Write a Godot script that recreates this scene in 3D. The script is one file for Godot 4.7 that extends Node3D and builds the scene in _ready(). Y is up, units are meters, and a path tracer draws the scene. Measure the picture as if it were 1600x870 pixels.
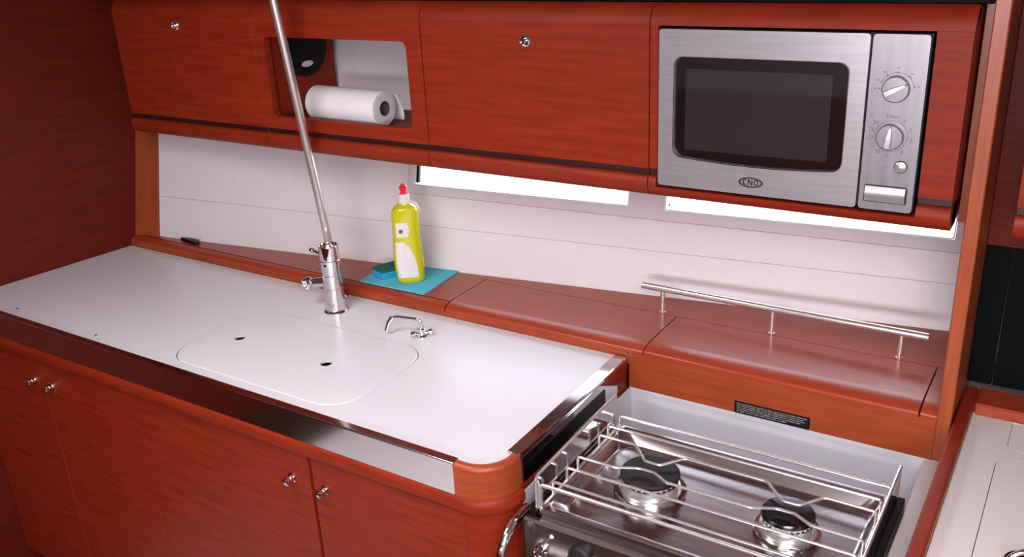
extends Node3D
# A boat's galley: worktop with sink lid and taps, gimballed stove, shelf with rail, wall cabinets with a microwave.
# Units are metres. x runs along the galley, y is up, z points from the hull to the viewer.

var B := PackedVector3Array()      # triangles of the mesh that is being built
var M := {}                        # materials
var rng := RandomNumberGenerator.new()

const TOP := 0.90                  # worktop
const SHELF := 0.931               # rear shelf
const REAR := -1.607               # face of the rear shelf
const CAB := -1.585                # face of the wall cabinets

# ---------------------------------------------------------------- mesh helpers

func tri(a: Vector3, b: Vector3, c: Vector3, n: Vector3) -> void:
	if (c - a).cross(b - a).dot(n) < 0.0:
		B.append(a); B.append(c); B.append(b)
	else:
		B.append(a); B.append(b); B.append(c)

func quad(a: Vector3, b: Vector3, c: Vector3, d: Vector3, n: Vector3) -> void:
	tri(a, b, c, n)
	tri(a, c, d, n)

func to_mesh(angle := 38.0) -> ArrayMesh:
	var n := B.size()
	var face := PackedVector3Array()
	var near := {}
	for i in range(0, n, 3):
		var f := (B[i + 2] - B[i]).cross(B[i + 1] - B[i])
		face.append(f)
		for k in 3:
			var key := Vector3i((B[i + k] * 20000.0).round())
			if not near.has(key):
				near[key] = PackedInt32Array()
			near[key].append(i / 3)
	var lim := cos(deg_to_rad(angle))
	var normals := PackedVector3Array()
	for i in n:
		var own := face[i / 3].normalized()
		var sum := Vector3.ZERO
		for j in near[Vector3i((B[i] * 20000.0).round())]:
			if face[j].normalized().dot(own) >= lim:
				sum += face[j]
		normals.append(sum.normalized() if sum.length() > 1e-12 else (own if own.length() > 0.5 else Vector3.UP))
	var arr := []
	arr.resize(Mesh.ARRAY_MAX)
	arr[Mesh.ARRAY_VERTEX] = B
	arr[Mesh.ARRAY_NORMAL] = normals
	var am := ArrayMesh.new()
	am.add_surface_from_arrays(Mesh.PRIMITIVE_TRIANGLES, arr)
	B = PackedVector3Array()
	return am

func world_of(o: Node) -> Vector3:
	var p := Vector3.ZERO
	while o is Node3D and o != self:
		p += o.position
		o = o.get_parent()
	return p

# commits the triangles (in world coordinates) as one named mesh under parent
func part(called: String, mat: Material, parent: Node, angle := 38.0) -> MeshInstance3D:
	var o := MeshInstance3D.new()
	o.name = called
	o.mesh = to_mesh(angle)
	o.material_override = mat
	parent.add_child(o, true)
	o.position = -world_of(parent)
	return o

func thing(called: String, label: String, category: String, at: Vector3, group := "") -> Node3D:
	var o := Node3D.new()
	o.name = called
	add_child(o, true)
	o.position = at
	o.set_meta("label", label)
	o.set_meta("category", category)
	if group:
		o.set_meta("group", group)
	return o

func base(called: String, at: Vector3, label: String) -> Node3D:
	var o := Node3D.new()
	o.name = called
	add_child(o, true)
	o.position = at
	o.set_meta("kind", "structure")
	o.set_meta("label", label)
	return o

# a box from corner a to corner b with chamfered edges
func box(a: Vector3, b: Vector3, r := 0.002) -> void:
	var lo := a.min(b)
	var hi := a.max(b)
	var c := (lo + hi) * 0.5
	var h := (hi - lo) * 0.5
	r = minf(r, minf(h.x, minf(h.y, h.z)) * 0.45)
	var ax := [Vector3.RIGHT, Vector3.UP, Vector3.BACK]
	for i in 3:
		var u := (i + 1) % 3
		var v := (i + 2) % 3
		for s in [-1.0, 1.0]:
			var n: Vector3 = ax[i] * s
			var o: Vector3 = c + n * h[i]
			var du: Vector3 = ax[u] * (h[u] - r)
			var dv: Vector3 = ax[v] * (h[v] - r)
			quad(o - du - dv, o + du - dv, o + du + dv, o - du + dv, n)
	for i in 3:
		var u := (i + 1) % 3
		var v := (i + 2) % 3
		for su in [-1.0, 1.0]:
			for sv in [-1.0, 1.0]:
				var e: Vector3 = ax[i] * (h[i] - r)
				var p: Vector3 = c + ax[u] * su * h[u] + ax[v] * sv * (h[v] - r)
				var q: Vector3 = c + ax[u] * su * (h[u] - r) + ax[v] * sv * h[v]
				quad(p - e, p + e, q + e, q - e, ax[u] * su + ax[v] * sv)
	for sx in [-1.0, 1.0]:
		for sy in [-1.0, 1.0]:
			for sz in [-1.0, 1.0]:
				var s := Vector3(sx, sy, sz)
				tri(c + s * Vector3(h.x, h.y - r, h.z - r), c + s * Vector3(h.x - r, h.y, h.z - r), c + s * Vector3(h.x - r, h.y - r, h.z), s)

func lift(axis: int, p: Vector2, t: float) -> Vector3:
	return Vector3(t, p.y, p.x) if axis == 0 else Vector3(p.x, t, p.y) if axis == 1 else Vector3(p.x, p.y, t)

# a polygon (0: z,y  1: x,z  2: x,y) extruded along its axis from t0 to t1
func prism(poly: PackedVector2Array, axis: int, t0: float, t1: float) -> void:
	var idx := Geometry2D.triangulate_polygon(poly)
	var dir := lift(axis, Vector2.ZERO, 1.0)
	for i in range(0, idx.size(), 3):
		for e in [[minf(t0, t1), -dir], [maxf(t0, t1), dir]]:
			tri(lift(axis, poly[idx[i]], e[0]), lift(axis, poly[idx[i + 1]], e[0]), lift(axis, poly[idx[i + 2]], e[0]), e[1])
	var s := -1.0 if Geometry2D.is_polygon_clockwise(poly) else 1.0
	for i in poly.size():
		var p := poly[i]
		var q := poly[(i + 1) % poly.size()]
		var d := q - p
		var n := lift(axis, Vector2(d.y, -d.x) * s, 0.0)
		if Geometry2D.is_point_in_polygon((p + q) * 0.5 + Vector2(d.y, -d.x).normalized() * 1e-5 * s, poly):
			n = -n
		quad(lift(axis, p, t0), lift(axis, q, t0), lift(axis, q, t1), lift(axis, p, t1), n)

# a round bar along a path
func tube(path: PackedVector3Array, r: float, seg := 10) -> void:
	var prev := []
	var side := Vector3.ZERO
	for i in path.size():
		var d := (path[mini(i + 1, path.size() - 1)] - path[maxi(i - 1, 0)]).normalized()
		if side == Vector3.ZERO:
			side = d.cross(Vector3.UP if absf(d.y) < 0.9 else Vector3.RIGHT).normalized()
		side = (side - d * side.dot(d)).normalized()
		var up := d.cross(side)
		var ring := []
		for k in seg:
			var a := TAU * k / seg
			ring.append(path[i] + (side * cos(a) + up * sin(a)) * r)
		for k in seg:
			var l := (k + 1) % seg
			if i > 0:
				quad(prev[k], prev[l], ring[l], ring[k], (ring[k] + ring[l]) * 0.5 - path[i])
			if i == 0:
				tri(path[i], ring[k], ring[l], -d)
			elif i == path.size() - 1:
				tri(path[i], ring[k], ring[l], d)
		prev = ring

# rounds the inner corners of a path
func smooth(path: PackedVector3Array, r: float, steps := 5) -> PackedVector3Array:
	var out := PackedVector3Array([path[0]])
	for i in range(1, path.size() - 1):
		var a := path[i] + (path[i - 1] - path[i]).limit_length(minf(r, path[i].distance_to(path[i - 1]) * 0.48))
		var c := path[i] + (path[i + 1] - path[i]).limit_length(minf(r, path[i].distance_to(path[i + 1]) * 0.48))
		for k in steps + 1:
			var t := float(k) / steps
			out.append(a.lerp(path[i], t).lerp(path[i].lerp(c, t), t))
	out.append(path[path.size() - 1])
	return out

# a profile of (radius, height) turned round the axis `up` through `at`, outside listed upwards
func lathe(prof: PackedVector2Array, at: Vector3, up := Vector3.UP, seg := 28) -> void:
	var x := up.cross(Vector3.BACK if absf(up.z) < 0.9 else Vector3.RIGHT).normalized()
	var z := up.cross(x)
	for i in prof.size() - 1:
		var p := prof[i]
		var q := prof[i + 1]
		for k in seg:
			var a0 := TAU * k / seg
			var a1 := TAU * (k + 1) / seg
			var r0 := x * cos(a0) + z * sin(a0)
			var r1 := x * cos(a1) + z * sin(a1)
			var n := (r0 + r1) * 0.5 * (q.y - p.y) + up * (p.x - q.x)
			if p.x > 1e-6:
				tri(at + r0 * p.x + up * p.y, at + r1 * p.x + up * p.y, at + r1 * q.x + up * q.y, n)
			if q.x > 1e-6:
				tri(at + r0 * p.x + up * p.y, at + r1 * q.x + up * q.y, at + r0 * q.x + up * q.y, n)

# a rounded rectangle, anticlockwise
func rr(x0: float, y0: float, x1: float, y1: float, r: float, seg := 6) -> PackedVector2Array:
	var out := PackedVector2Array()
	var c := [Vector2(x1 - r, y1 - r), Vector2(x0 + r, y1 - r), Vector2(x0 + r, y0 + r), Vector2(x1 - r, y0 + r)]
	for i in 4:
		for k in seg + 1:
			var a := PI * 0.5 * (i + float(k) / seg)
			out.append(c[i] + Vector2(cos(a), sin(a)) * r)
	return out

func dense(poly: PackedVector2Array, step: float) -> PackedVector2Array:
	var out := PackedVector2Array()
	for i in poly.size():
		var p := poly[i]
		var q := poly[(i + 1) % poly.size()]
		var n := maxi(1, int(ceil(p.distance_to(q) / step)))
		for k in n:
			out.append(p.lerp(q, float(k) / n))
	return out

# a plate of any outline with holes, between the depths d0 (front) and d1; f maps (u, v, depth) to a point
func plate(outer: PackedVector2Array, holes: Array, f: Callable, d0: float, d1: float, n: Vector3, step := 0.03) -> void:
	var pts := dense(outer, step)
	var loops := [pts]
	for h in holes:
		loops.append(dense(h, step))
	var all := PackedVector2Array()
	for l in loops:
		all.append_array(l)
	var idx := Geometry2D.triangulate_delaunay(all)
	for i in range(0, idx.size(), 3):
		var a := all[idx[i]]
		var b := all[idx[i + 1]]
		var c := all[idx[i + 2]]
		var m := (a + b + c) / 3.0
		if absf((b - a).cross(c - a)) < 1e-10 or not Geometry2D.is_point_in_polygon(m, loops[0]):
			continue
		var inside := false
		for k in range(1, loops.size()):
			inside = inside or Geometry2D.is_point_in_polygon(m, loops[k])
		if inside:
			continue
		tri(f.call(a, d0), f.call(b, d0), f.call(c, d0), n)
		tri(f.call(a, d1), f.call(b, d1), f.call(c, d1), -n)
	for k in loops.size():
		var l: PackedVector2Array = loops[k]
		var s := -1.0 if Geometry2D.is_polygon_clockwise(l) else 1.0
		for i in l.size():
			var p := l[i]
			var q := l[(i + 1) % l.size()]
			var e := Vector2(q.y - p.y, p.x - q.x).normalized() * s * (1.0 if k == 0 else -1.0)
			var o: Vector3 = f.call((p + q) * 0.5, d0)
			quad(f.call(p, d0), f.call(q, d0), f.call(q, d1), f.call(p, d1), f.call((p + q) * 0.5 + e * 0.001, d0) - o)

func flat_z(p: Vector2, d: float) -> Vector3:      # plates that face the viewer; depth is z
	return Vector3(p.x, p.y, d)

func flat_y(p: Vector2, d: float) -> Vector3:      # plates that lie flat; depth is y
	return Vector3(p.x, d, p.y)

# joins loops of equal length; n_from points out from this line's start
func loft(loops: Array, centre: Callable, cap0 := false, cap1 := false) -> void:
	for i in loops.size() - 1:
		var a: PackedVector3Array = loops[i]
		var b: PackedVector3Array = loops[i + 1]
		for k in a.size():
			var l := (k + 1) % a.size()
			quad(a[k], a[l], b[l], b[k], (a[k] + b[l]) * 0.5 - centre.call((a[k] + b[l]) * 0.5))
	for e in [[cap0, 0], [cap1, loops.size() - 1]]:
		if e[0]:
			var l: PackedVector3Array = loops[e[1]]
			var m := Vector3.ZERO
			for p in l:
				m += p / l.size()
			for k in l.size():
				tri(m, l[k], l[(k + 1) % l.size()], m - centre.call(m))

func along(loop: PackedVector2Array, f: Callable, d: float) -> PackedVector3Array:
	var out := PackedVector3Array()
	for p in loop:
		out.append(f.call(p, d))
	return out

# raised lettering, centred on `at`, read from the +z side; squeezed into width w and height h
func letters(called: String, text: String, at: Vector3, h: float, mat: Material, parent: Node, bold := false) -> void:
	var f := SystemFont.new()
	f.font_names = PackedStringArray(["Droid Sans"])
	if bold:
		f.font_weight = 700
	var t := TextMesh.new()
	t.text = text
	t.font = f
	t.font_size = 32
	t.pixel_size = h / 32.0
	t.depth = 0.0004
	t.curve_step = 2.0
	var o := MeshInstance3D.new()
	o.name = called
	o.mesh = t
	o.material_override = mat
	parent.add_child(o, true)
	o.position = at - world_of(parent)

# ---------------------------------------------------------------- materials

func plain(c: Color, rough: float, metal := 0.0) -> StandardMaterial3D:
	var m := StandardMaterial3D.new()
	m.albedo_color = c
	m.roughness = rough
	m.metallic = metal
	return m

func noise(freq: float, octaves: int, sd: int, lo: Color, hi: Color, size := 512, mid := Color.BLACK) -> NoiseTexture2D:
	var f := FastNoiseLite.new()
	f.noise_type = FastNoiseLite.TYPE_SIMPLEX_SMOOTH
	f.frequency = freq
	f.fractal_octaves = octaves
	f.fractal_gain = 0.62
	f.seed = sd
	var g := Gradient.new()
	g.offsets = PackedFloat32Array([0.12, 0.5, 0.88])
	g.colors = PackedColorArray([lo, lo.lerp(hi, 0.55) if mid == Color.BLACK else mid, hi])
	var t := NoiseTexture2D.new()
	t.width = size
	t.height = size
	t.seamless = true
	t.noise = f
	t.color_ramp = g
	return t

func grained(tex: Texture2D, scale: Vector3, rough: float, coat := 0.0) -> StandardMaterial3D:
	var m := StandardMaterial3D.new()
	m.albedo_texture = tex
	m.uv1_triplanar = true
	m.uv1_world_triplanar = true
	m.uv1_scale = scale
	m.roughness = rough
	if coat > 0.0:
		m.clearcoat_enabled = true
		m.clearcoat = coat
		m.clearcoat_roughness = 0.22
	return m

func materials() -> void:
	var lo := Color(0.455, 0.125, 0.055)
	var hi := Color(0.54, 0.168, 0.072)
	var tex := noise(0.022, 5, 11, lo, hi)
	M.wood = grained(tex, Vector3(0.40, 5.0, 0.40), 0.48)           # grain runs level on upright faces
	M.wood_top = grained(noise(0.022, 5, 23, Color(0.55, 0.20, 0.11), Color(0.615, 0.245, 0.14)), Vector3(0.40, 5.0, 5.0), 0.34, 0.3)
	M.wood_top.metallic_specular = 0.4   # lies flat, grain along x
	M.wood.metallic_specular = 0.32
	M.bulkhead = grained(noise(0.022, 5, 17, Color(0.31, 0.08, 0.034), Color(0.385, 0.108, 0.042)), Vector3(0.40, 5.0, 0.40), 0.5)  # light falloff and shade put into the colour, darker than the other wood
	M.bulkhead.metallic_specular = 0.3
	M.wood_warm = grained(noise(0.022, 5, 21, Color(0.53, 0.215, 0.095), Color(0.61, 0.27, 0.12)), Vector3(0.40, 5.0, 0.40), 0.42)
	M.wood_deep = grained(tex, Vector3(5.0, 5.0, 0.40), 0.40, 0.25)      # grain along z
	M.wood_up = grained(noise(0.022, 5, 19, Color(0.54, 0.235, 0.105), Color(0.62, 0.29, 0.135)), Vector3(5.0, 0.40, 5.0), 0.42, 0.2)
	M.inlay = plain(Color(0.16, 0.055, 0.04), 0.45)
	M.dark = plain(Color(0.05, 0.035, 0.035), 0.6)
	M.dark.metallic_specular = 0.2
	M.white_top = plain(Color(0.845, 0.84, 0.85), 0.3)
	M.groove = plain(Color(0.62, 0.60, 0.62), 0.5)
	M.hull = grained(noise(0.03, 3, 6, Color(0.825, 0.80, 0.81), Color(0.84, 0.815, 0.825)), Vector3(2, 2, 2), 0.42)
	M.hull_band = grained(noise(0.03, 3, 7, Color(0.79, 0.765, 0.78), Color(0.805, 0.78, 0.795)), Vector3(2, 2, 2), 0.45)  # darker than the hull panels: the cabinets' shadow is put into the colour
	M.white_paint = plain(Color(0.86, 0.85, 0.86), 0.4)
	M.pale = plain(Color(0.95, 0.94, 0.95), 0.7)
	M.cream = plain(Color(0.81, 0.785, 0.77), 0.4)
	M.steel = plain(Color(0.86, 0.85, 0.85), 0.12, 1.0)
	M.mirror = plain(Color(0.83, 0.81, 0.81), 0.06, 1.0)
	M.chrome = plain(Color(0.88, 0.87, 0.88), 0.05, 1.0)
	M.rod = plain(Color(0.92, 0.91, 0.90), 0.24, 0.85)
	M.satin = plain(Color(0.85, 0.82, 0.81), 0.34, 0.9)
	var br := noise(0.02, 4, 31, Color(0.68, 0.675, 0.69), Color(0.73, 0.725, 0.74))
	M.brushed = grained(br, Vector3(0.4, 9, 9), 0.34)
	M.brushed.metallic = 0.7
	M.brushed_up = grained(noise(0.02, 4, 32, Color(0.56, 0.555, 0.57), Color(0.62, 0.615, 0.63)), Vector3(6, 0.3, 6), 0.36)
	M.brushed_up.metallic = 0.7
	M.pan = grained(noise(0.02, 3, 33, Color(0.66, 0.63, 0.63), Color(0.72, 0.69, 0.69)), Vector3(0.6, 8, 8), 0.2)
	M.pan.metallic = 1.0
	M.lining = plain(Color(0.83, 0.83, 0.85), 0.4, 0.1)
	M.black = plain(Color(0.02, 0.02, 0.022), 0.35)
	M.black.metallic_specular = 0.3
	M.black_gloss = plain(Color(0.03, 0.045, 0.045), 0.45)
	M.black_gloss.metallic_specular = 0.15
	M.cast = plain(Color(0.03, 0.03, 0.033), 0.6)
	M.cast_gloss = plain(Color(0.04, 0.04, 0.05), 0.18)
	M.print_grey = plain(Color(0.36, 0.35, 0.37), 0.6)
	M.print_black = plain(Color(0.03, 0.03, 0.035), 0.5)
	M.paper = grained(noise(0.12, 3, 41, Color(0.84, 0.825, 0.83), Color(0.89, 0.88, 0.885)), Vector3(8, 8, 8), 0.9)
	M.card = plain(Color(0.35, 0.28, 0.25), 0.9)
	M.cloth = grained(noise(0.2, 2, 42, Color(0.28, 0.68, 0.76), Color(0.38, 0.78, 0.85)), Vector3(14, 14, 14), 0.95)
	M.foam = grained(noise(0.2, 2, 43, Color(0.06, 0.52, 0.70), Color(0.14, 0.62, 0.80)), Vector3(14, 14, 14), 0.95)
	M.scourer = grained(noise(0.25, 2, 44, Color(0.02, 0.27, 0.20), Color(0.06, 0.40, 0.29)), Vector3(14, 14, 14), 0.95)
	M.soap = plain(Color(0.80, 0.79, 0.07), 0.12)
	M.soap.backlight_enabled = true
	M.soap.backlight = Color(0.65, 0.62, 0.03)
	M.soap.clearcoat_enabled = true
	M.soap.clearcoat = 0.6
	M.soap.clearcoat_roughness = 0.05
	M.sticker = plain(Color(0.84, 0.82, 0.82), 0.4)
	M.collar = plain(Color(0.82, 0.80, 0.81), 0.3)
	M.red = plain(Color(0.86, 0.05, 0.13), 0.35)
	M.glass = plain(Color(1, 1, 1, 0.08), 0.03)
	M.glass.transparency = BaseMaterial3D.TRANSPARENCY_ALPHA
	M.oven_glass = plain(Color(0.10, 0.10, 0.11, 0.35), 0.04)
	M.oven_glass.metallic_specular = 1.0
	M.oven_glass.transparency = BaseMaterial3D.TRANSPARENCY_ALPHA
	M.screen = plain(Color(0.33, 0.33, 0.36), 0.5)
	M.cabin = plain(Color(0.68, 0.66, 0.66), 0.6)
	M.hatch = plain(Color(0.9, 0.9, 0.9), 0.3)
	M.hatch.emission_enabled = true
	M.hatch.emission = Color(1, 0.98, 1.0)
	M.hatch.emission_energy_multiplier = 3.0
	M.floor = grained(noise(0.02, 5, 12, Color(0.20, 0.11, 0.07), Color(0.27, 0.16, 0.10)), Vector3(0.33, 2.3, 2.3), 0.5)

# ---------------------------------------------------------------- the scene

func daylight(called: String, at: Vector3, size: Vector2, energy: float, turn: Vector3) -> void:
	var l := AreaLight3D.new()
	l.name = called
	l.area_size = size
	l.light_energy = energy
	l.light_color = Color(1, 0.97, 0.99)
	l.area_range = 12.0
	l.area_attenuation = 2.0
	l.shadow_enabled = true
	add_child(l, true)
	l.position = at
	l.rotation = turn

func _ready() -> void:
	rng.seed = 7
	var cam := Camera3D.new()
	cam.name = "camera"
	cam.fov = 33.8018
	cam.near = 0.02
	cam.transform = Transform3D(Basis(Vector3(0.8426, -0.04836, -0.53637), Vector3(-0.16074, 0.92798, -0.33618), Vector3(0.51399, 0.36948, 0.77414)), Vector3(0, 1.8, 0)).orthonormalized()
	add_child(cam)
	cam.current = true
	var env := Environment.new()
	env.background_mode = Environment.BG_SKY
	var sky := Sky.new()
	var sm := ProceduralSkyMaterial.new()
	sm.sky_top_color = Color(0.86, 0.90, 0.96)
	sm.sky_horizon_color = Color(0.96, 0.97, 1.0)
	sm.ground_bottom_color = Color(0.75, 0.78, 0.80)
	sm.ground_horizon_color = Color(0.92, 0.94, 0.96)
	sm.sky_energy_multiplier = 3.0
	sm.ground_energy_multiplier = 2.4
	sky.sky_material = sm
	env.sky = sky
	env.tonemap_mode = Environment.TONE_MAPPER_LINEAR
	env.tonemap_exposure = 1.06
	env.sdfgi_enabled = true
	env.ssao_enabled = true
	env.ssil_enabled = true
	var we := WorldEnvironment.new()
	we.name = "world"
	we.environment = env
	add_child(we)
	daylight("hatch_daylight", Vector3(0.05, 1.955, -0.10), Vector2(0.66, 0.66), 2.7, Vector3(-PI / 2, 0, 0))
	daylight("hatch_daylight", Vector3(0.95, 1.955, 0.6), Vector2(0.7, 0.9), 1.2, Vector3(-PI / 2, 0, 0))
	daylight("hatch_daylight", Vector3(-1.35, 1.955, -0.62), Vector2(0.5, 0.5), 0.95, Vector3(-PI / 2, 0, 0))  # fill light of the hatch added over the worktop
	daylight("window_fill", Vector3(0.05, 1.50, 1.38), Vector2(1.5, 0.26), 3.9, Vector3.ZERO)  # fill from an unseen window, added to brighten steel and cabinet fronts

	materials()
	room()
	hull()
	base_cabinet()
	worktop()
	rear_shelf()
	wall_cabinets()
	fridge_side()
	microwave()
	stove()
	pole_and_rail()
	taps()
	small_things()

# ---------------------------------------------------------------- the room

func left_x(z: float) -> float:
	return -2.48 - 0.119 * (z + 1.607)

func room() -> void:
	var o := base("wall_left", Vector3(-2.6, 0, -0.4), "red-brown wooden bulkhead with level grain, its colour darkened for shade, at the left end of the worktop")
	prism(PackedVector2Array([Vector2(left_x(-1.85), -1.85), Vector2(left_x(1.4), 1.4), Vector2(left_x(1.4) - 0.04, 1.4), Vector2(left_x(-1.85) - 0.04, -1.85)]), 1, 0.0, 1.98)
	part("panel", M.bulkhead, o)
	o = base("floor", Vector3(0, 0, 0), "wooden cabin floor with an added pale mat for the steel to reflect")
	box(Vector3(-2.95, -0.04, -2.3), Vector3(1.55, 0, 1.45), 0.001)
	part("boards", M.floor, o)
	box(Vector3(-2.26, 0.0, -0.95), Vector3(-1.42, 0.012, 0.9), 0.004)
	part("added_pale_mat", M.pale, o)  # unseen mat, added so that the front edging reflects something bright
	o = base("ceiling", Vector3(0, 1.98, 0), "white cabin ceiling with hatches, one of them added as fill light")
	var h1 := PackedVector2Array([Vector2(-0.30, -0.45), Vector2(0.40, -0.45), Vector2(0.40, 0.25), Vector2(-0.30, 0.25)])
	var h2 := PackedVector2Array([Vector2(0.58, 0.13), Vector2(1.32, 0.13), Vector2(1.32, 1.07), Vector2(0.58, 1.07)])
	var fill_h3 := PackedVector2Array([Vector2(-1.62, -0.89), Vector2(-1.08, -0.89), Vector2(-1.08, -0.35), Vector2(-1.62, -0.35)])  # extra hatch, added to brighten the left and middle of the worktop
	plate(PackedVector2Array([Vector2(-2.95, -2.4), Vector2(1.55, -2.4), Vector2(1.55, 1.45), Vector2(-2.95, 1.45)]), [h1, h2, fill_h3], flat_y, 1.98, 2.02, Vector3.DOWN, 0.2)
	part("lining", M.cabin, o)
	for h in [h1, h2, fill_h3]:
		box(Vector3(h[0].x, 1.985, h[0].y), Vector3(h[2].x, 2.0, h[2].y), 0.002)
		part("hatch_pane", M.hatch, o)
	o = base("wall_right", Vector3(1.52, 0, 0), "white cabin wall at the right")
	box(Vector3(1.5, 0, -2.4), Vector3(1.55, 1.98, 1.45), 0.001)
	part("panel", M.cabin, o)
	o = base("wall_front", Vector3(-0.5, 0, 1.42), "white cabin side over a wooden dado behind the viewer")
	plate(PackedVector2Array([Vector2(-2.95, 0.9), Vector2(1.5, 0.9), Vector2(1.5, 1.98), Vector2(-2.95, 1.98)]), [rr(-0.72, 1.36, 0.82, 1.64, 0.05, 4)], flat_z, 1.40, 1.45, Vector3.FORWARD, 0.15)
	part("panel", M.cabin, o)
	plate(rr(-0.74, 1.34, 0.84, 1.66, 0.05, 4), [], flat_z, 1.405, 1.412, Vector3.FORWARD, 0.2)
	part("added_window_pane", M.hatch, o)  # glowing pane of the added window opposite the galley
	box(Vector3(-2.95, 0, 1.36), Vector3(1.5, 0.9, 1.45), 0.001)
	part("dado", M.wood, o)

# ---------------------------------------------------------------- hull side with windows

func hull_z(x: float, y: float) -> float:
	return -2.001 - 0.1485 * x - 0.21 * (y - 0.931)

func hull_at(p: Vector2, d: float) -> Vector3:     # p.y sinks slightly to the right, as the boards do
	var y := p.y - 0.018 * (p.x + 1.5)
	return Vector3(p.x, y, hull_z(p.x, y)) + Vector3(0.1436, 0.203, 0.967) * d

func hull() -> void:
	var n := Vector3(0.1436, 0.203, 0.967)
	var o := base("wall_back", Vector3(-1.3, 0.9, -1.85), "white panelled hull side above the wooden shelf")
	var g := 0.0004
	plate(PackedVector2Array([Vector2(-2.385, 0.72), Vector2(-0.163, 0.72), Vector2(-0.163, 1.053 - g), Vector2(-2.385, 1.037 - g)]), [], hull_at, 0.0, -0.02, n, 0.3)
	part("panel", M.hull, o)
	plate(PackedVector2Array([Vector2(-2.385, 1.037 + g), Vector2(-1.524 - g, 1.043 + g), Vector2(-1.524 - g, 1.7), Vector2(-2.385, 1.7)]), [], hull_at, 0.0, -0.02, n, 0.3)
	part("panel", M.hull, o)
	plate(PackedVector2Array([Vector2(-1.524 + g, 1.043 + g), Vector2(-0.163, 1.053 + g), Vector2(-0.163, 1.118 - g), Vector2(-1.524 + g, 1.124 - g)]), [], hull_at, 0.0, -0.02, n, 0.3)
	part("panel", M.hull, o)
	var w1 := rr(-1.522 + 0.012, 1.145, -0.921, 1.26, 0.004, 2)
	var w2 := rr(-0.836, 1.144, -0.217, 1.26, 0.004, 2)
	plate(PackedVector2Array([Vector2(-1.524 + g, 1.124 + g), Vector2(-0.163, 1.118 + g), Vector2(-0.163, 1.7), Vector2(-1.524 + g, 1.7)]), [w1, w2], hull_at, 0.0, -0.02, n, 0.1)
	part("window_band", M.hull_band, o)
	plate(PackedVector2Array([Vector2(-2.62, -0.02), Vector2(-0.1, -0.02), Vector2(-0.1, 1.97), Vector2(-2.62, 1.97)]), [w1, w2], hull_at, -0.021, -0.045, n, 0.12)
	part("hull_shell", M.white_paint, o)
	plate(PackedVector2Array([Vector2(-0.1, 0.0), Vector2(1.55, 0.0), Vector2(1.55, 2.0), Vector2(-0.1, 2.0)]), [], hull_at, -0.021, -0.045, n, 0.4)
	part("hull_shell", M.white_paint, o)
	var k := 0
	for w in [[-1.51, -0.921, 1.145], [-0.836, -0.217, 1.144]]:
		k += 1
		o = base("window_%d" % k, hull_at(Vector2(w[0], w[2]), 0), ["bright white hull window below the cupboards, to the right of the bottle", "bright white hull window below the microwave"][k - 1])
		var lo := rr(w[0] + 0.001, w[2] + 0.001, w[1] - 0.001, 1.259, 0.004, 3)
		var li := rr(w[0] + 0.004, w[2] + 0.0035, w[1] - 0.004, 1.256, 0.005, 3)
		for i in lo.size():
			var j := (i + 1) % lo.size()
			quad(hull_at(lo[i], -0.004), hull_at(lo[j], -0.004), hull_at(li[j], -0.004), hull_at(li[i], -0.004), n)
			quad(hull_at(li[i], -0.004), hull_at(li[j], -0.004), hull_at(li[j], -0.03), hull_at(li[i], -0.03), hull_at((lo[i] + lo[j]) * -0.5 + (li[i] + li[j]) * 1.0, 0.0) - hull_at((li[i] + li[j]) * 0.5, 0.0))
		part("window_frame", M.white_paint, o)
		plate(rr(w[0] + 0.002, w[2] + 0.002, w[1] - 0.002, 1.258, 0.004, 2), [], hull_at, -0.026, -0.03, n, 0.3)
		part("pane", M.glass, o)
		if k == 1:
			plate(PackedVector2Array([Vector2(-1.503, 1.152), Vector2(-1.496, 1.152), Vector2(-1.496, 1.24), Vector2(-1.503, 1.24)]), [], hull_at, -0.006, -0.016, n, 0.3)
			part("gasket", M.black, o)
		else:
			box(hull_at(Vector2(-0.827, 1.156), -0.012), hull_at(Vector2(-0.823, 1.16), -0.006), 0.001)
			part("catch", M.print_grey, o)
	# the wooden board between the white panels and the bulkhead
	o = base("trim_1", Vector3(-2.43, 0.93, -1.64), "narrow upright wooden board between the white hull panels and the bulkhead")
	plate(PackedVector2Array([Vector2(-2.5, 0.75), Vector2(-2.387, 0.75), Vector2(-2.387, 1.65), Vector2(-2.5, 1.65)]), [], hull_at, 0.006, -0.02, n, 0.3)
	part("board", M.wood_up, o)
	o = base("trim_2", Vector3(-1.2, 1.64, -1.65), "recessed strip along the top of the wall cabinets, black in place of the shadow gap")
	box(Vector3(-2.45, 1.636, -1.72), Vector3(-0.165, 1.975, -1.62), 0.002)
	part("strip", M.dark, o)  # black stands in for the shadow gap above the cabinets

# ---------------------------------------------------------------- base cabinet

# plan of the rounded corner at the right end of the worktop: front at z -1.085 + o, right side at x -0.776 + o
func corner(o: float, seg := 12) -> PackedVector2Array:
	var out := PackedVector2Array()
	for k in seg + 1:
		var a := PI * 0.5 * (1.0 - float(k) / seg)
		out.append(Vector2(-0.849, -1.158) + Vector2(cos(a), sin(a)) * (0.073 + o))
	return out

func shelled(o: float, thick: float, x_left: float, z_back: float) -> PackedVector2Array:
	var p := PackedVector2Array([Vector2(x_left, -1.085 + o)])
	p.append_array(corner(o))
	p.append(Vector2(-0.776 + o, z_back))
	p.append(Vector2(-0.776 + o - thick, z_back))
	var q := corner(o - thick)
	q.reverse()
	p.append_array(q)
	p.append(Vector2(x_left, -1.085 + o - thick))
	return p

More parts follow.
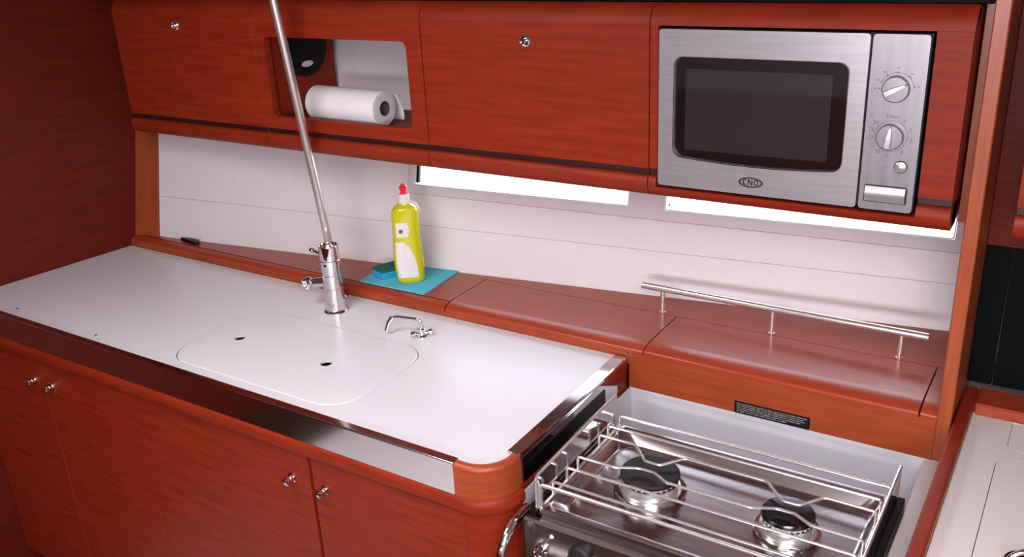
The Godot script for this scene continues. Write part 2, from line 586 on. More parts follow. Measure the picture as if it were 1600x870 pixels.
func knob(at: Vector3, parent: Node) -> void:
	lathe(PackedVector2Array([Vector2(0.011, 0.0), Vector2(0.011, 0.002), Vector2(0.0075, 0.004), Vector2(0.0065, 0.009), Vector2(0.009, 0.0125), Vector2(0.0105, 0.017), Vector2(0.0095, 0.021), Vector2(0.0055, 0.024), Vector2(0.0, 0.025)]), at, Vector3.BACK, 18)
	part("knob", M.chrome, parent)

func base_cabinet() -> void:
	var o := thing("base_cabinet", "long red-brown wooden base cabinet with small chrome knobs under the white worktop", "cabinet", Vector3(-1.6, 0, -1.35))
	# carcass and plinth
	box(Vector3(-2.5, 0.08, -1.40), Vector3(-0.82, 0.80, -1.11), 0.002)
	box(Vector3(-2.5, 0.0, -1.40), Vector3(-0.85, 0.08, -1.15), 0.002)
	part("body", M.wood, o)
	# frame round the doors, top rail and rounded corner post
	prism(shelled(-0.0025, 0.016, -2.535, -1.60), 1, 0.806, 0.862)
	part("top_rail", M.wood, o)
	prism(PackedVector2Array([Vector2(-2.535, -1.106), Vector2(-0.849, -1.106), Vector2(-0.849, -1.10), Vector2(-2.535, -1.10)]), 1, 0.08, 0.806)
	part("door_frame", M.dark, o)
	var post := PackedVector2Array([Vector2(-0.849, -1.086)])
	post.append_array(corner(-0.001))
	post.append(Vector2(-0.777, -1.60))
	post.append(Vector2(-0.79, -1.60))
	post.append(Vector2(-0.79, -1.16))
	post.append(Vector2(-0.849, -1.12))
	prism(post, 1, 0.03, 0.812)
	part("corner_post", M.wood, o)
	# the bead that runs below the steel edging and round the corner
	var prof := [[-0.010, 0.807], [0.002, 0.807], [0.0065, 0.811], [0.0085, 0.818], [0.0085, 0.828], [0.0065, 0.835], [0.002, 0.839], [-0.010, 0.839]]
	var loops := []
	for e in prof:
		var line := PackedVector3Array([Vector3(-2.535, e[1], -1.085 + e[0])])
		for c in corner(e[0]):
			line.append(Vector3(c.x, e[1], c.y))
		line.append(Vector3(-0.776 + e[0], e[1], -1.163))
		loops.append(line)
	for i in prof.size():
		var a: PackedVector3Array = loops[i]
		var b: PackedVector3Array = loops[(i + 1) % prof.size()]
		for k in a.size() - 1:
			var m := (a[k] + b[k + 1]) * 0.5
			var c: Vector3 = (loops[0][k] + loops[7][k + 1]) * 0.5
			quad(a[k], a[k + 1], b[k + 1], b[k], m - c)
	part("bead", M.wood, o)
	# the wooden corner of the rim, between the two steel edgings
	var cap := []
	for e in [[0.001, 0.838], [0.001, 0.897], [-0.001, 0.902], [-0.005, 0.9055], [-0.012, 0.9065], [-0.017, 0.904], [-0.0185, 0.898]]:
		var line := PackedVector3Array([Vector3(-0.866, e[1], -1.085 + e[0])])
		for c in corner(e[0]):
			line.append(Vector3(c.x, e[1], c.y))
		line.append(Vector3(-0.776 + e[0], e[1], -1.164))
		cap.append(line)
	for i in cap.size() - 1:
		var a: PackedVector3Array = cap[i]
		var b: PackedVector3Array = cap[i + 1]
		for k in a.size() - 1:
			var m := (a[k] + b[k + 1]) * 0.5
			quad(a[k], a[k + 1], b[k + 1], b[k], m - Vector3(m.x * 0.9 - 0.0865, 0.87, m.z - 0.02 if m.y < 0.9 else m.z))
	for k in [0, cap[0].size() - 1]:
		for i in range(1, cap.size() - 1):
			tri(cap[0][k], cap[i][k], cap[i + 1][k], Vector3.LEFT if k == 0 else Vector3.FORWARD)
	part("rim_corner", M.wood_warm, o)
	# doors
	for d in [[-2.53, -2.182, -2.224], [-2.178, -1.792, -2.147], [-1.788, -1.2425, -1.293], [-1.2335, -0.851, -1.201]]:
		box(Vector3(d[0], 0.09, -1.108), Vector3(d[1], 0.8045, -1.0885), 0.0008)
		var door := part("door", M.wood, o)
		knob(Vector3(d[2], 0.738, -1.0885), door)

# ---------------------------------------------------------------- worktop

func worktop() -> void:
	var o := thing("worktop", "white worktop with polished steel edging over the wooden base cabinet", "worktop", Vector3(-1.6, TOP - 0.03, -1.35))
	var poly := PackedVector2Array([Vector2(left_x(-1.6045) + 0.002, -1.6045), Vector2(left_x(-1.104) + 0.002, -1.104)])
	poly.append_array(corner(-0.019))
	poly.append(Vector2(-0.795, -1.6045))
	plate(poly, [rr(-1.7215, -1.4375, -1.1785, -1.1325, 0.075, 10)], flat_y, TOP, TOP - 0.03, Vector3.UP, 0.03)
	part("slab", M.white_top, o)
	plate(rr(-1.74, -1.455, -1.16, -1.115, 0.08, 8), [], flat_y, TOP - 0.028, TOP - 0.034, Vector3.UP, 0.1)
	part("sink_basin", M.steel, o)
	# front edging: a steel angle whose rim stands just above the slab
	var prof := PackedVector2Array([Vector2(-1.104, 0.897), Vector2(-1.104, 0.9055), Vector2(-1.103, 0.9065), Vector2(-1.0875, 0.9065), Vector2(-1.0864, 0.9062), Vector2(-1.0855, 0.9057), Vector2(-1.0848, 0.9048), Vector2(-1.0845, 0.9037), Vector2(-1.0845, 0.8395), Vector2(-1.0875, 0.8395), Vector2(-1.0875, 0.897)])
	prism(prof, 0, -2.54, -0.8665)
	part("front_edging", M.steel, o)
	# right edging: rim, then an upright plate towards the stove whose rear end is cut on the slant
	prism(PackedVector2Array([Vector2(-0.803, 0.897), Vector2(-0.803, 0.9055), Vector2(-0.802, 0.9065), Vector2(-0.777, 0.9065), Vector2(-0.775, 0.9045), Vector2(-0.775, 0.8975)]), 2, -1.6065, -1.165)
	part("side_edging", M.mirror, o)
	prism(PackedVector2Array([Vector2(-1.165, 0.8975), Vector2(-1.165, 0.846), Vector2(-1.545, 0.846), Vector2(-1.545, 0.862), Vector2(-1.47, 0.8975)]), 0, -0.7765, -0.7725)
	part("side_plate", M.mirror, o)
	box(Vector3(-0.7725, 0.850, -1.168), Vector3(-0.771, 0.882, -1.487), 0.0005)
	part("rubber_strip", M.black, o)
	# wooden edge under the steel, towards the stove
	box(Vector3(-0.795, 0.8625, -1.605), Vector3(-0.7785, 0.897, -1.168), 0.001)
	part("side_board", M.wood, o)
	for p in [Vector2(-1.972, -1.134), Vector2(-2.32, -1.14)]:
		lathe(PackedVector2Array([Vector2(0.0035, 0.0), Vector2(0.003, 0.0008), Vector2(0.0, 0.001)]), Vector3(p.x, TOP, p.y), Vector3.UP, 10)
		part("screw", M.black, o)
	# the lid over the sink
	o = thing("sink_lid", "flush white sink lid with two finger holes, set in the white worktop", "sink lid", Vector3(-1.45, TOP - 0.02, -1.285))
	var loops := []
	var holes := []
	for c in [Vector2(-1.633, -1.285), Vector2(-1.352, -1.28)]:
		var h := PackedVector2Array()
		for k in 24:
			h.append(c + Vector2(cos(TAU * k / 24), sin(TAU * k / 24)) * 0.0135)
		holes.append(h)
	plate(rr(-1.717, -1.433, -1.183, -1.137, 0.0705, 10), holes, flat_y, TOP + 0.0012, TOP - 0.004, Vector3.UP, 0.03)
	for e in [[0.0, 0.0012], [0.0016, 0.0004], [0.0027, -0.0012], [0.0027, -0.012]]:
		loops.append(along(rr(-1.717 - e[0], -1.433 - e[0], -1.183 + e[0], -1.137 + e[0], 0.0705 + e[0], 10), flat_y, TOP + e[1]))
	loft(loops, func(m): return Vector3(-1.45, TOP - 0.1, -1.285))
	part("panel", M.white_top, o)
	for h in holes:
		var ls := []
		for e in [[1.0, -0.0042], [0.97, -0.026]]:
			var l := PackedVector3Array()
			var c := Vector2.ZERO
			for p in h:
				c += p / h.size()
			for p in h:
				var q: Vector2 = c + (p - c) * e[0]
				l.append(Vector3(q.x, TOP + e[1], q.y))
			ls.append(l)
		loft(ls, func(m): return m + Vector3(0, -1, 0), false, true)
		part("finger_hole", M.dark, o)  # cup coloured dark to give the hole its shadow

# ---------------------------------------------------------------- rear shelf

# a board with a rounded front edge, from x0 to x1 and back to z_back
func nosed(x0: float, x1: float, z_back: float) -> void:
	var p := PackedVector2Array([Vector2(z_back, 0.912), Vector2(z_back, SHELF), Vector2(-1.650, SHELF)])
	for k in range(1, 11):
		var a := PI * 0.5 * (1.0 - k / 10.0)
		p.append(Vector2(-1.650 + cos(a) * 0.044, SHELF - 0.013 + sin(a) * 0.013))
	p.append(Vector2(-1.606, 0.912))
	prism(p, 0, x0, x1)

func rear_shelf() -> void:
	var o := thing("rear_shelf", "wooden shelf with three hatch boards along the white hull side behind worktop and stove", "shelf", Vector3(-1.3, 0.83, -1.7))
	box(Vector3(-2.478, 0.885, -1.625), Vector3(-0.776, 0.9115, REAR), 0.001)
	box(Vector3(-0.776, 0.829, -1.625), Vector3(-0.163, 0.9115, REAR), 0.001)
	part("fascia", M.wood_warm, o)
	nosed(-2.474, -1.268, -1.63)
	part("nosing", M.wood_top, o)
	prism(PackedVector2Array([Vector2(-2.474, -1.63), Vector2(-1.268, -1.63), Vector2(-1.268, hull_z(-1.268, 0.931) + 0.002), Vector2(-2.385, hull_z(-2.385, 0.931) + 0.002), Vector2(-2.474, -1.634)]), 1, 0.912, SHELF - 0.0002)
	part("board", M.wood_top, o)
	prism(PackedVector2Array([Vector2(-1.266, -1.787), Vector2(-0.163, -1.787), Vector2(-0.163, hull_z(-0.163, 0.931) + 0.002), Vector2(-1.266, hull_z(-1.266, 0.931) + 0.002)]), 1, 0.912, SHELF)
	part("board", M.wood_top, o)
	box(Vector3(-1.266, 0.897, -1.79), Vector3(-0.163, 0.909, -1.626), 0.001)
	part("bed_board", M.dark, o)
	for x in [[-1.265, -0.7435], [-0.7405, -0.1945]]:
		nosed(x[0], x[1], -1.7845)
		part("hatch_board", M.wood_top, o)
	nosed(-0.1915, -0.163, -1.7845)
	part("end_board", M.wood_top, o)
	# notice
	var m := StandardMaterial3D.new()
	m.roughness = 0.45
	var im := Image.create(512, 96, false, Image.FORMAT_RGB8)
	im.fill(Color(0.035, 0.033, 0.035))
	for row in 5:
		var x := 14
		var last := [500, 470, 450, 440, 330][row] as int
		while x < last:
			var w := rng.randi_range(10, 44)
			for k in range(0, w, 5):
				var t := rng.randi_range(5, 9)
				im.fill_rect(Rect2i(mini(x + k, 506), 10 + row * 16 + (9 - t), 4, t), Color(0.74, 0.72, 0.74).darkened(rng.randf() * 0.35))
			x += w + 7
	m.albedo_texture = ImageTexture.create_from_image(im)
	var n := thing("notice_plate", "small black notice plate with rows of tiny white print behind the stove", "notice", Vector3(-0.4615, 0.831, -1.606))
	box(Vector3(-0.5375, 0.8305, -1.6072), Vector3(-0.3855, 0.8575, -1.6055), 0.0003)
	part("plate", M.black, n)
	var st := SurfaceTool.new()
	st.begin(Mesh.PRIMITIVE_TRIANGLES)
	for v in [[-0.5365, 0.857, 0, 0], [-0.3865, 0.857, 1, 0], [-0.3865, 0.831, 1, 1], [-0.5365, 0.857, 0, 0], [-0.3865, 0.831, 1, 1], [-0.5365, 0.831, 0, 1]]:
		st.set_normal(Vector3.BACK)
		st.set_uv(Vector2(v[2], v[3]))
		st.add_vertex(Vector3(v[0], v[1], -1.6052))
	var q := MeshInstance3D.new()
	q.name = "printed_face"
	q.mesh = st.commit()
	q.material_override = m
	n.add_child(q, true)
	q.position = -n.position

# ---------------------------------------------------------------- wall cabinets

func latch(at: Vector3, parent: Node) -> void:
	lathe(PackedVector2Array([Vector2(0.0125, 0.0), Vector2(0.0125, 0.003), Vector2(0.010, 0.006), Vector2(0.0085, 0.0045), Vector2(0.0085, 0.003), Vector2(0.006, 0.003), Vector2(0.006, 0.007), Vector2(0.004, 0.009), Vector2(0.0, 0.0095)]), at, Vector3.BACK, 22)
	part("latch", M.chrome, parent)

# the panel that rolls back at the top of a door, and the rounded rail below it
func cab_top(x0: float, x1: float) -> void:
	var p := PackedVector2Array([Vector2(CAB - 0.018, 1.5985), Vector2(CAB, 1.5985)])
	for k in range(1, 7):
		var a := PI * 0.5 * k / 6.0 * 0.8
		p.append(Vector2(CAB - 0.04 + cos(a) * 0.04, 1.5985 + sin(a) * 0.04))
	p.append(Vector2(CAB - 0.045, 1.622))
	prism(p, 0, x0, x1)

func low_rail(x0: float, x1: float) -> void:
	var p := PackedVector2Array([Vector2(CAB - 0.07, 1.2965), Vector2(CAB + 0.0065, 1.2965)])
	for k in range(1, 9):
		var a := PI * 0.5 * k / 8.0
		p.append(Vector2(CAB - 0.026 + cos(a) * 0.033, 1.302 - sin(a) * 0.030))
	p.append(Vector2(CAB - 0.07, 1.272))
	prism(p, 0, x0, x1)

func cab_rail(x0: float, x1: float, parent: Node) -> void:
	box(Vector3(x0, 1.3175, CAB - 0.02), Vector3(x1, 1.3295, CAB - 0.004), 0.001)
	part("inlay", M.inlay, parent)
	var p := PackedVector2Array([Vector2(CAB - 0.07, 1.3175), Vector2(CAB - 0.002, 1.3175), Vector2(CAB + 0.004, 1.313)])
	for k in range(0, 9):
		var a := PI * 0.5 * k / 8.0
		p.append(Vector2(CAB - 0.026 + cos(a) * 0.033, 1.302 - sin(a) * 0.030))
	p.append(Vector2(CAB - 0.07, 1.272))
	prism(p, 0, x0, x1)
	part("lower_rail", M.wood, parent)

func carcass(x0: float, x1: float, depth: float, oven := false) -> void:
	box(Vector3(x0, 1.276, CAB - depth), Vector3(x0 + 0.014, 1.632, CAB - 0.021), 0.001)
	box(Vector3(x1 - 0.014, 1.276, CAB - depth), Vector3(x1, 1.632, CAB - 0.021), 0.001)
	var shelf_y := 1.278 if oven else 1.322
	box(Vector3(x0 + 0.014, shelf_y, CAB - depth), Vector3(x1 - 0.014, shelf_y + 0.014, CAB - (0.071 if oven else 0.021)), 0.001)
	box(Vector3(x0 + 0.014, 1.606, CAB - depth), Vector3(x1 - 0.014, 1.62, CAB - 0.047), 0.001)

func wall_cabinets() -> void:
	var g := 0.001
	var specs := [
		[-2.312, -1.768, "wall_cabinet", "plain wooden wall cabinet with a chrome latch, next to the dark bulkhead", 0.13],
		[-1.768, -1.255, "niche_cabinet", "wooden wall cabinet with an open niche that holds a paper towel roll", 0.22],
		[-1.255, -0.722, "wall_cabinet", "plain wooden wall cabinet with a chrome latch, between the open niche and the microwave", 0.28],
		[-0.722, -0.182, "microwave_cabinet", "wooden wall cabinet that houses the built-in microwave", 0.36],
	]
	for i in 4:
		var s: Array = specs[i]
		var x0: float = s[0] + g
		var x1: float = s[1] - g
		var o := thing(s[2], s[3], "cabinet", Vector3((x0 + x1) / 2, 1.272, CAB - 0.1), "wooden wall cabinets in a row")
		carcass(x0, x1, s[4], i == 3)
		part("body", M.wood, o)
		if i == 3:
			low_rail(-0.7045, -0.2365)
			part("lower_rail", M.wood, o)
			cab_rail(x0, -0.7045, o)
			cab_rail(-0.2365, x1, o)
		else:
			cab_rail(x0, x1, o)
		if i == 0 or i == 2:
			box(Vector3(x0, 1.3297, CAB - 0.018), Vector3(x1, 1.5985, CAB), 0.0006)
			cab_top(x0, x1)
			var d := part("door", M.wood, o)
			latch(Vector3(-2.051 if i == 0 else -0.991, 1.574 if i == 0 else 1.5635, CAB), d)
		else:
			var hole := rr(-1.7365, 1.361, -1.298, 1.5535, 0.014, 5) if i == 1 else rr(-0.7035, 1.2975, -0.2375, 1.5975, 0.012, 4)
			if i == 1:
				plate(PackedVector2Array([Vector2(x0, 1.3297), Vector2(x1, 1.3297), Vector2(x1, 1.5985), Vector2(x0, 1.5985)]), [hole], flat_z, CAB, CAB - 0.018, Vector3.BACK, 0.03)
				cab_top(x0, x1)
				part("front", M.wood, o)
				box(Vector3(x0 + 0.015, 1.3365, CAB - 0.235), Vector3(x1 - 0.015, 1.346, CAB - 0.02), 0.001)
				part("niche_floor", M.wood, o)
				box(Vector3(x0 + 0.0145, 1.353, CAB - 0.245), Vector3(x0 + 0.022, 1.60, CAB - 0.02), 0.001)
				part("niche_side", M.wood, o)
			else:
				box(Vector3(x0, 1.3297, CAB - 0.018), Vector3(-0.7045, 1.5985, CAB), 0.0006)
				box(Vector3(-0.2365, 1.3297, CAB - 0.018), Vector3(x1, 1.5985, CAB), 0.0006)
				cab_top(x0, x1)
				part("front", M.wood, o)
	# what shows in the gap at the end of the row
	var f := base("trim_3", Vector3(-0.172, 1.2, -1.7), "wooden filler board in the gap between the wall cabinets and the dividing board")
	box(Vector3(-0.180, 1.272, -1.76), Vector3(-0.164, 1.975, -1.66), 0.001)
	part("board", M.wood_up, f)

# ---------------------------------------------------------------- dividing board and what lies to the right of it

func fridge_side() -> void:
	var o := thing("dividing_board", "tall upright wooden board with a lit orange-brown edge, right of the microwave", "board", Vector3(-0.151, 0.86, -1.7))
	box(Vector3(-0.1625, 0.836, -1.86), Vector3(-0.139, 1.975, -1.598), 0.002)
	part("panel", M.wood_up, o)
	o = thing("fridge_cabinet", "cabinet with a cream white top inside a wooden rim, right of the stove", "cabinet", Vector3(0.3, 0, -1.4))
	box(Vector3(-0.137, 0.0, -1.75), Vector3(0.75, 0.87, -1.06), 0.002)
	part("body", M.wood, o)
	plate(PackedVector2Array([Vector2(-0.113, -1.686), Vector2(0.75, -1.686), Vector2(0.75, -1.09), Vector2(-0.113, -1.09)]), [rr(-0.0575, -1.555, 0.5, -1.135, 0.03, 6), rr(-0.047, -1.72, 0.5, -1.585, 0.02, 6)], flat_y, TOP, TOP - 0.028, Vector3.UP, 0.03)
	part("top", M.cream, o)
	plate(rr(-0.0563, -1.5538, 0.499, -1.1362, 0.03, 6), [], flat_y, TOP, TOP - 0.026, Vector3.UP, 0.03)
	part("lid", M.cream, o)
	plate(rr(-0.0462, -1.683, 0.499, -1.5862, 0.02, 6), [], flat_y, TOP, TOP - 0.026, Vector3.UP, 0.03)
	part("lid", M.cream, o)
	box(Vector3(-0.1365, 0.868, -1.76), Vector3(-0.1135, 0.921, -1.07), 0.004)
	part("side_rim", M.wood_deep, o)
	box(Vector3(-0.113, 0.868, -1.76), Vector3(0.75, 0.921, -1.687), 0.004)
	part("back_rim", M.wood_top, o)
	box(Vector3(-0.113, TOP - 0.0005, -1.6865), Vector3(-0.1095, TOP + 0.004, -1.09), 0.001)
	part("sealing_bead", M.cream, o)
	# chrome lifting ring
	var r := thing("chrome_ring", "dark chrome lifting ring on the cream top, cut off by the picture's edge", "ring", Vector3(0.01, TOP, -1.27))
	var p := PackedVector3Array()
	for k in 13:
		var a := PI * k / 12.0
		p.append(Vector3(0.012 - cos(a) * 0.024, TOP + 0.003 + sin(a) * 0.022, -1.268 + cos(a) * 0.012))
	tube(p, 0.0045, 10)
	part("ring", M.chrome, r)
	lathe(PackedVector2Array([Vector2(0.034, 0.0), Vector2(0.034, 0.003), Vector2(0.03, 0.0045), Vector2(0.0, 0.0045)]), Vector3(0.016, TOP, -1.268), Vector3.UP, 24)
	part("base_plate", M.steel, r)
	# dark recess with sliding fronts, and the next wall cabinet
	o = thing("sliding_front", "narrow black sliding front in the recess above the cream top, next to the dividing board", "sliding door", Vector3(-0.117, 0.922, -1.788), "black sliding fronts in the recess")
	box(Vector3(-0.1385, 0.922, -1.80), Vector3(-0.0965, 1.20, -1.775), 0.001)
	part("front", M.black_gloss, o)
	o = thing("sliding_front", "black sliding front at the picture's edge, beyond the thin upright joint", "sliding door", Vector3(0.33, 0.922, -1.788), "black sliding fronts in the recess")
	box(Vector3(-0.0945, 0.922, -1.80), Vector3(0.75, 1.20, -1.775), 0.001)
	part("front", M.black_gloss, o)
	o = base("trim_4", Vector3(0.3, 1.203, -1.78), "wooden back board above the black sliding fronts, shade put into its colour")
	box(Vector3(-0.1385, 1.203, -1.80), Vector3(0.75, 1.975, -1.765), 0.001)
	part("back_board", M.bulkhead, o)  # darkened wood stands in for the shade in this corner
	o = thing("wall_cabinet", "dark wooden wall cabinet at the picture's right edge, beyond the dividing board", "cabinet", Vector3(0.3, 1.272, CAB - 0.1), "wooden wall cabinets in a row")
	box(Vector3(-0.088, 1.276, -1.762), Vector3(0.75, 1.632, CAB - 0.021), 0.001)
	part("body", M.wood, o)
	cab_rail(-0.09, 0.75, o)
	box(Vector3(-0.09, 1.3297, CAB - 0.018), Vector3(0.75, 1.5985, CAB), 0.0006)
	cab_top(-0.09, 0.75)
	part("door", M.wood, o)

# ---------------------------------------------------------------- microwave

func dial(at: Vector3, turn: float, parent: Node) -> void:
	lathe(PackedVector2Array([Vector2(0.0215, 0.0), Vector2(0.0215, 0.009), Vector2(0.0195, 0.0115), Vector2(0.0, 0.0118)]), at, Vector3.BACK, 40)
	var k := part("dial", M.brushed_up, parent)
	# a tapered grip across the dial
	var d := Vector3(sin(turn), cos(turn), 0)
	var s := Vector3(d.y, -d.x, 0)
	var ridge := []
	for e in [[-0.0195, 0.0052, 0.0122], [-0.017, 0.0058, 0.0185], [0.0, 0.0048, 0.0185], [0.0165, 0.0016, 0.0165], [0.0195, 0.0008, 0.0122]]:
		var l := PackedVector3Array()
		for q in [[-1.0, 0.0], [-0.75, 1.0], [0.75, 1.0], [1.0, 0.0]]:
			l.append(at + d * e[0] + s * e[1] * q[0] + Vector3(0, 0, lerpf(0.0110, e[2], q[1])))
		ridge.append(l)
	loft(ridge, func(m): return at + Vector3(0, 0, 0.008) + d * (m - at).dot(d) * 0.9, true, true)
	part("grip", M.brushed, k, 25.0)

func ring_marks(c: Vector3, radius: float, a0: float, a1: float, parent: Node) -> void:
	var n := 40
	for k in n:
		var p := []
		for e in [[k, radius - 0.0004], [k + 1, radius - 0.0004], [k + 1, radius + 0.0004], [k, radius + 0.0004]]:
			var a := deg_to_rad(lerpf(a0, a1, float(e[0]) / n))
			p.append(c + Vector3(sin(a) * e[1], cos(a) * e[1], 0.0003))
		quad(p[0], p[1], p[2], p[3], Vector3.BACK)
	part("scale_line", M.print_grey, parent)

func microwave() -> void:
	var o := thing("microwave", "built-in stainless steel microwave with dark glass door and two round dials", "microwave", Vector3(-0.47, 1.30, CAB - 0.15))
	var zf := CAB + 0.008
	# case behind the front
	box(Vector3(-0.7025, 1.2985, CAB - 0.30), Vector3(-0.2385, 1.5975, CAB - 0.022), 0.002)
	box(Vector3(-0.7015, 1.3005, CAB - 0.022), Vector3(-0.2395, 1.5960, CAB - 0.006), 0.002)
	part("case", M.black, o)
	# door: steel frame, glass, screen
	var outer := rr(-0.6995, 1.3030, -0.3325, 1.5938, 0.006, 4)
	var win := PackedVector2Array()
	for p in rr(-0.6685, 1.3625, -0.3625, 1.5455, 0.017, 6):
		# the lower edge sags
		if p.y < 1.40:
			var t := clampf((p.x + 0.6685) / 0.306, 0, 1)
			p.y -= 0.007 * sin(PI * t)
		win.append(p)
	var win2 := PackedVector2Array()
	for i in win.size():
		win2.append(win[i])
	win = PackedVector2Array()
	for i in win2.size():
		var p := win2[i]
		var q := win2[(i + 1) % win2.size()]
		win.append(p)
		if p.distance_to(q) > 0.2:
			for k in range(1, 12):
				var w := p.lerp(q, k / 12.0)
				if w.y < 1.40:
					w.y = 1.3625 - 0.007 * sin(PI * clampf((w.x + 0.6685) / 0.306, 0, 1))
				win.append(w)
	plate(outer, [win], flat_z, zf, CAB - 0.004, Vector3.BACK, 0.012)
	var d := part("door", M.brushed, o)
	var c := Vector2(-0.5155, 1.452)
	var lip := []
	for e in [[1.0, 0.0002], [1.004, 0.0012], [1.012, 0.0012], [1.016, 0.0002]]:
		var l := PackedVector3Array()
		for p in win:
			var q: Vector2 = c + (p - c) * e[0]
			l.append(Vector3(q.x, q.y, zf + e[1]))
		lip.append(l)
	loft(lip, func(m): return m - Vector3(0, 0, 1))
	part("window_lip", M.chrome, d)
	plate(win, [], flat_z, zf - 0.004, zf - 0.007, Vector3.BACK, 0.02)
	part("window_glass", M.oven_glass, d)
	plate(rr(-0.650, 1.3745, -0.389, 1.5235, 0.004, 3), [], flat_z, zf - 0.0085, zf - 0.0095, Vector3.BACK, 0.05)
	part("window_screen", M.screen, d)
	# oval badge
	var ov := func(rx: float, ry: float) -> PackedVector2Array:
		var l := PackedVector2Array()
		for k in 36:
			var a := TAU * k / 36
			l.append(Vector2(-0.5175 + cos(a) * rx, 1.3265 + sin(a) * ry))
		return l
	plate(ov.call(0.0225, 0.0095), [ov.call(0.0192, 0.0072)], flat_z, zf + 0.0008, zf - 0.001, Vector3.BACK, 0.01)
	var b := part("badge", M.print_black, d)
	letters("lettering", "CNO", Vector3(-0.5175, 1.3265, zf + 0.0004), 0.0145, M.print_black, b, true)
	box(Vector3(-0.5315, 1.3262, zf), Vector3(-0.5275, 1.3272, zf + 0.0006), 0.0002)
	part("letter_bar", M.print_black, b)
	# control panel
	plate(rr(-0.3285, 1.3030, -0.2425, 1.5938, 0.006, 4), [], flat_z, zf, CAB - 0.004, Vector3.BACK, 0.02)
	var cp := part("control_panel", M.brushed_up, o)
	var k1 := Vector3(-0.2855, 1.5085, zf)
	var k2 := Vector3(-0.2870, 1.4305, zf)
	dial(k1, deg_to_rad(62), cp)
	dial(k2, deg_to_rad(4), cp)
	ring_marks(k1, 0.0255, -70, 95, cp)
	ring_marks(k2, 0.0255, -75, 330, cp)
	for e in [-92, -68, -38, 0, 42, 82]:
		var a := deg_to_rad(e)
		var v := Vector3(sin(a), cos(a), 0)
		var at := k1 + v * 0.0325 + Vector3(0, 0, 0.0001)
		box(at + Vector3(-0.0026, 0.0004, 0), at + Vector3(0.0026, 0.0011, 0.0003), 0.0001)
		box(at + Vector3(-0.0016, -0.0012, 0), at + Vector3(0.0020, -0.0005, 0.0003), 0.0001)
		part("dial_mark", M.print_grey, cp)
		lathe(PackedVector2Array([Vector2(0.0011, 0), Vector2(0.0011, 0.0003), Vector2(0, 0.0003)]), k1 + v * 0.0265, Vector3.BACK, 8)
		part("dial_dot", M.print_black, cp)
	for e in [[38, "1"], [68, "2"], [98, "3"], [142, "4"], [184, "5"], [216, "10"], [238, "15"], [262, "20"], [286, "25"], [310, "30"]]:
		var a := deg_to_rad(e[0])
		letters("dial_mark", e[1], k2 + Vector3(sin(a), cos(a), 0) * 0.0325 + Vector3(0, 0, 0.0003), 0.0085, M.print_grey, cp)
	letters("dial_title", "Timer", k2 + Vector3(0.000, 0.0325, 0.0003), 0.0085, M.print_grey, cp)
	letters("dial_mark", "0", k2 + Vector3(-0.033, 0.033, 0.0003), 0.0075, M.print_grey, cp)
	# round button and door opener
	lathe(PackedVector2Array([Vector2(0.0108, 0.0), Vector2(0.0108, 0.0006), Vector2(0.0094, 0.0006)]), Vector3(-0.2665, 1.3805, zf), Vector3.BACK, 28)
	part("button_ring", M.print_black, cp)
	lathe(PackedVector2Array([Vector2(0.0094, 0.0), Vector2(0.0092, 0.003), Vector2(0.006, 0.0046), Vector2(0.0, 0.005)]), Vector3(-0.2665, 1.3805, zf), Vector3.BACK, 28)
	part("button", M.satin, cp)
	letters("button_mark", "- + -", Vector3(-0.2885, 1.3785, zf + 0.0003), 0.007, M.print_grey, cp)
	letters("button_mark", "- -", Vector3(-0.287, 1.3520, zf + 0.0003), 0.006, M.print_grey, cp)
	plate(rr(-0.3205, 1.3165, -0.2520, 1.3465, 0.003, 3), [], flat_z, zf + 0.0006, zf - 0.002, Vector3.BACK, 0.02)
	part("opener_recess", M.print_black, cp)
	var p := PackedVector2Array()
	for k in 9:
		var t := k / 8.0
		p.append(Vector2(zf + 0.001 + 0.005 * sin(PI * (0.15 + 0.7 * t)), 1.3185 + 0.0260 * t))
	p.append(Vector2(zf - 0.001, 1.3445))
	p.append(Vector2(zf - 0.001, 1.3185))
	prism(p, 0, -0.3185, -0.2545)
	part("opener", M.brushed, cp)

# ---------------------------------------------------------------- stove

func burner(at: Vector2, dish: float, cap: float, mat: Material, parent: Node) -> void:
	var c := Vector3(at.x, 0.8165, at.y)
	lathe(PackedVector2Array([Vector2(dish, 0.0), Vector2(dish, 0.006), Vector2(dish * 0.97, 0.0085), Vector2(dish * 0.86, 0.0085), Vector2(dish * 0.80, 0.005), Vector2(dish * 0.78, 0.004)]), c, Vector3.UP, 40)
	var b := part("burner", M.mirror, parent)
	lathe(PackedVector2Array([Vector2(dish * 0.80, 0.003), Vector2(dish * 0.82, 0.014), Vector2(dish * 0.78, 0.021), Vector2(cap * 0.95, 0.026)]), c, Vector3.UP, 40)
	part("burner_bowl", M.rod, b)
	var teeth := 26
	lathe(PackedVector2Array([Vector2(cap * 0.80, 0.024), Vector2(cap * 0.80, 0.033), Vector2(0, 0.033)]), c, Vector3.UP, 32)
	for k in teeth:
		var a := TAU * k / teeth
		var v := Vector3(cos(a), 0, sin(a))
		var q := c + v * cap * 0.86 + Vector3(0, 0.029, 0)
		box(q - Vector3(0.0022, 0.004, 0.0022), q + Vector3(0.0022, 0.004, 0.0022), 0.0004)
	part("flame_ring", M.lining, b)
	lathe(PackedVector2Array([Vector2(cap * 0.90, 0.033), Vector2(cap, 0.0345), Vector2(cap, 0.039), Vector2(cap * 0.95, 0.0415), Vector2(cap * 0.6, 0.0425), Vector2(0, 0.043)]), c, Vector3.UP, 40)
	part("burner_cap", mat, b)

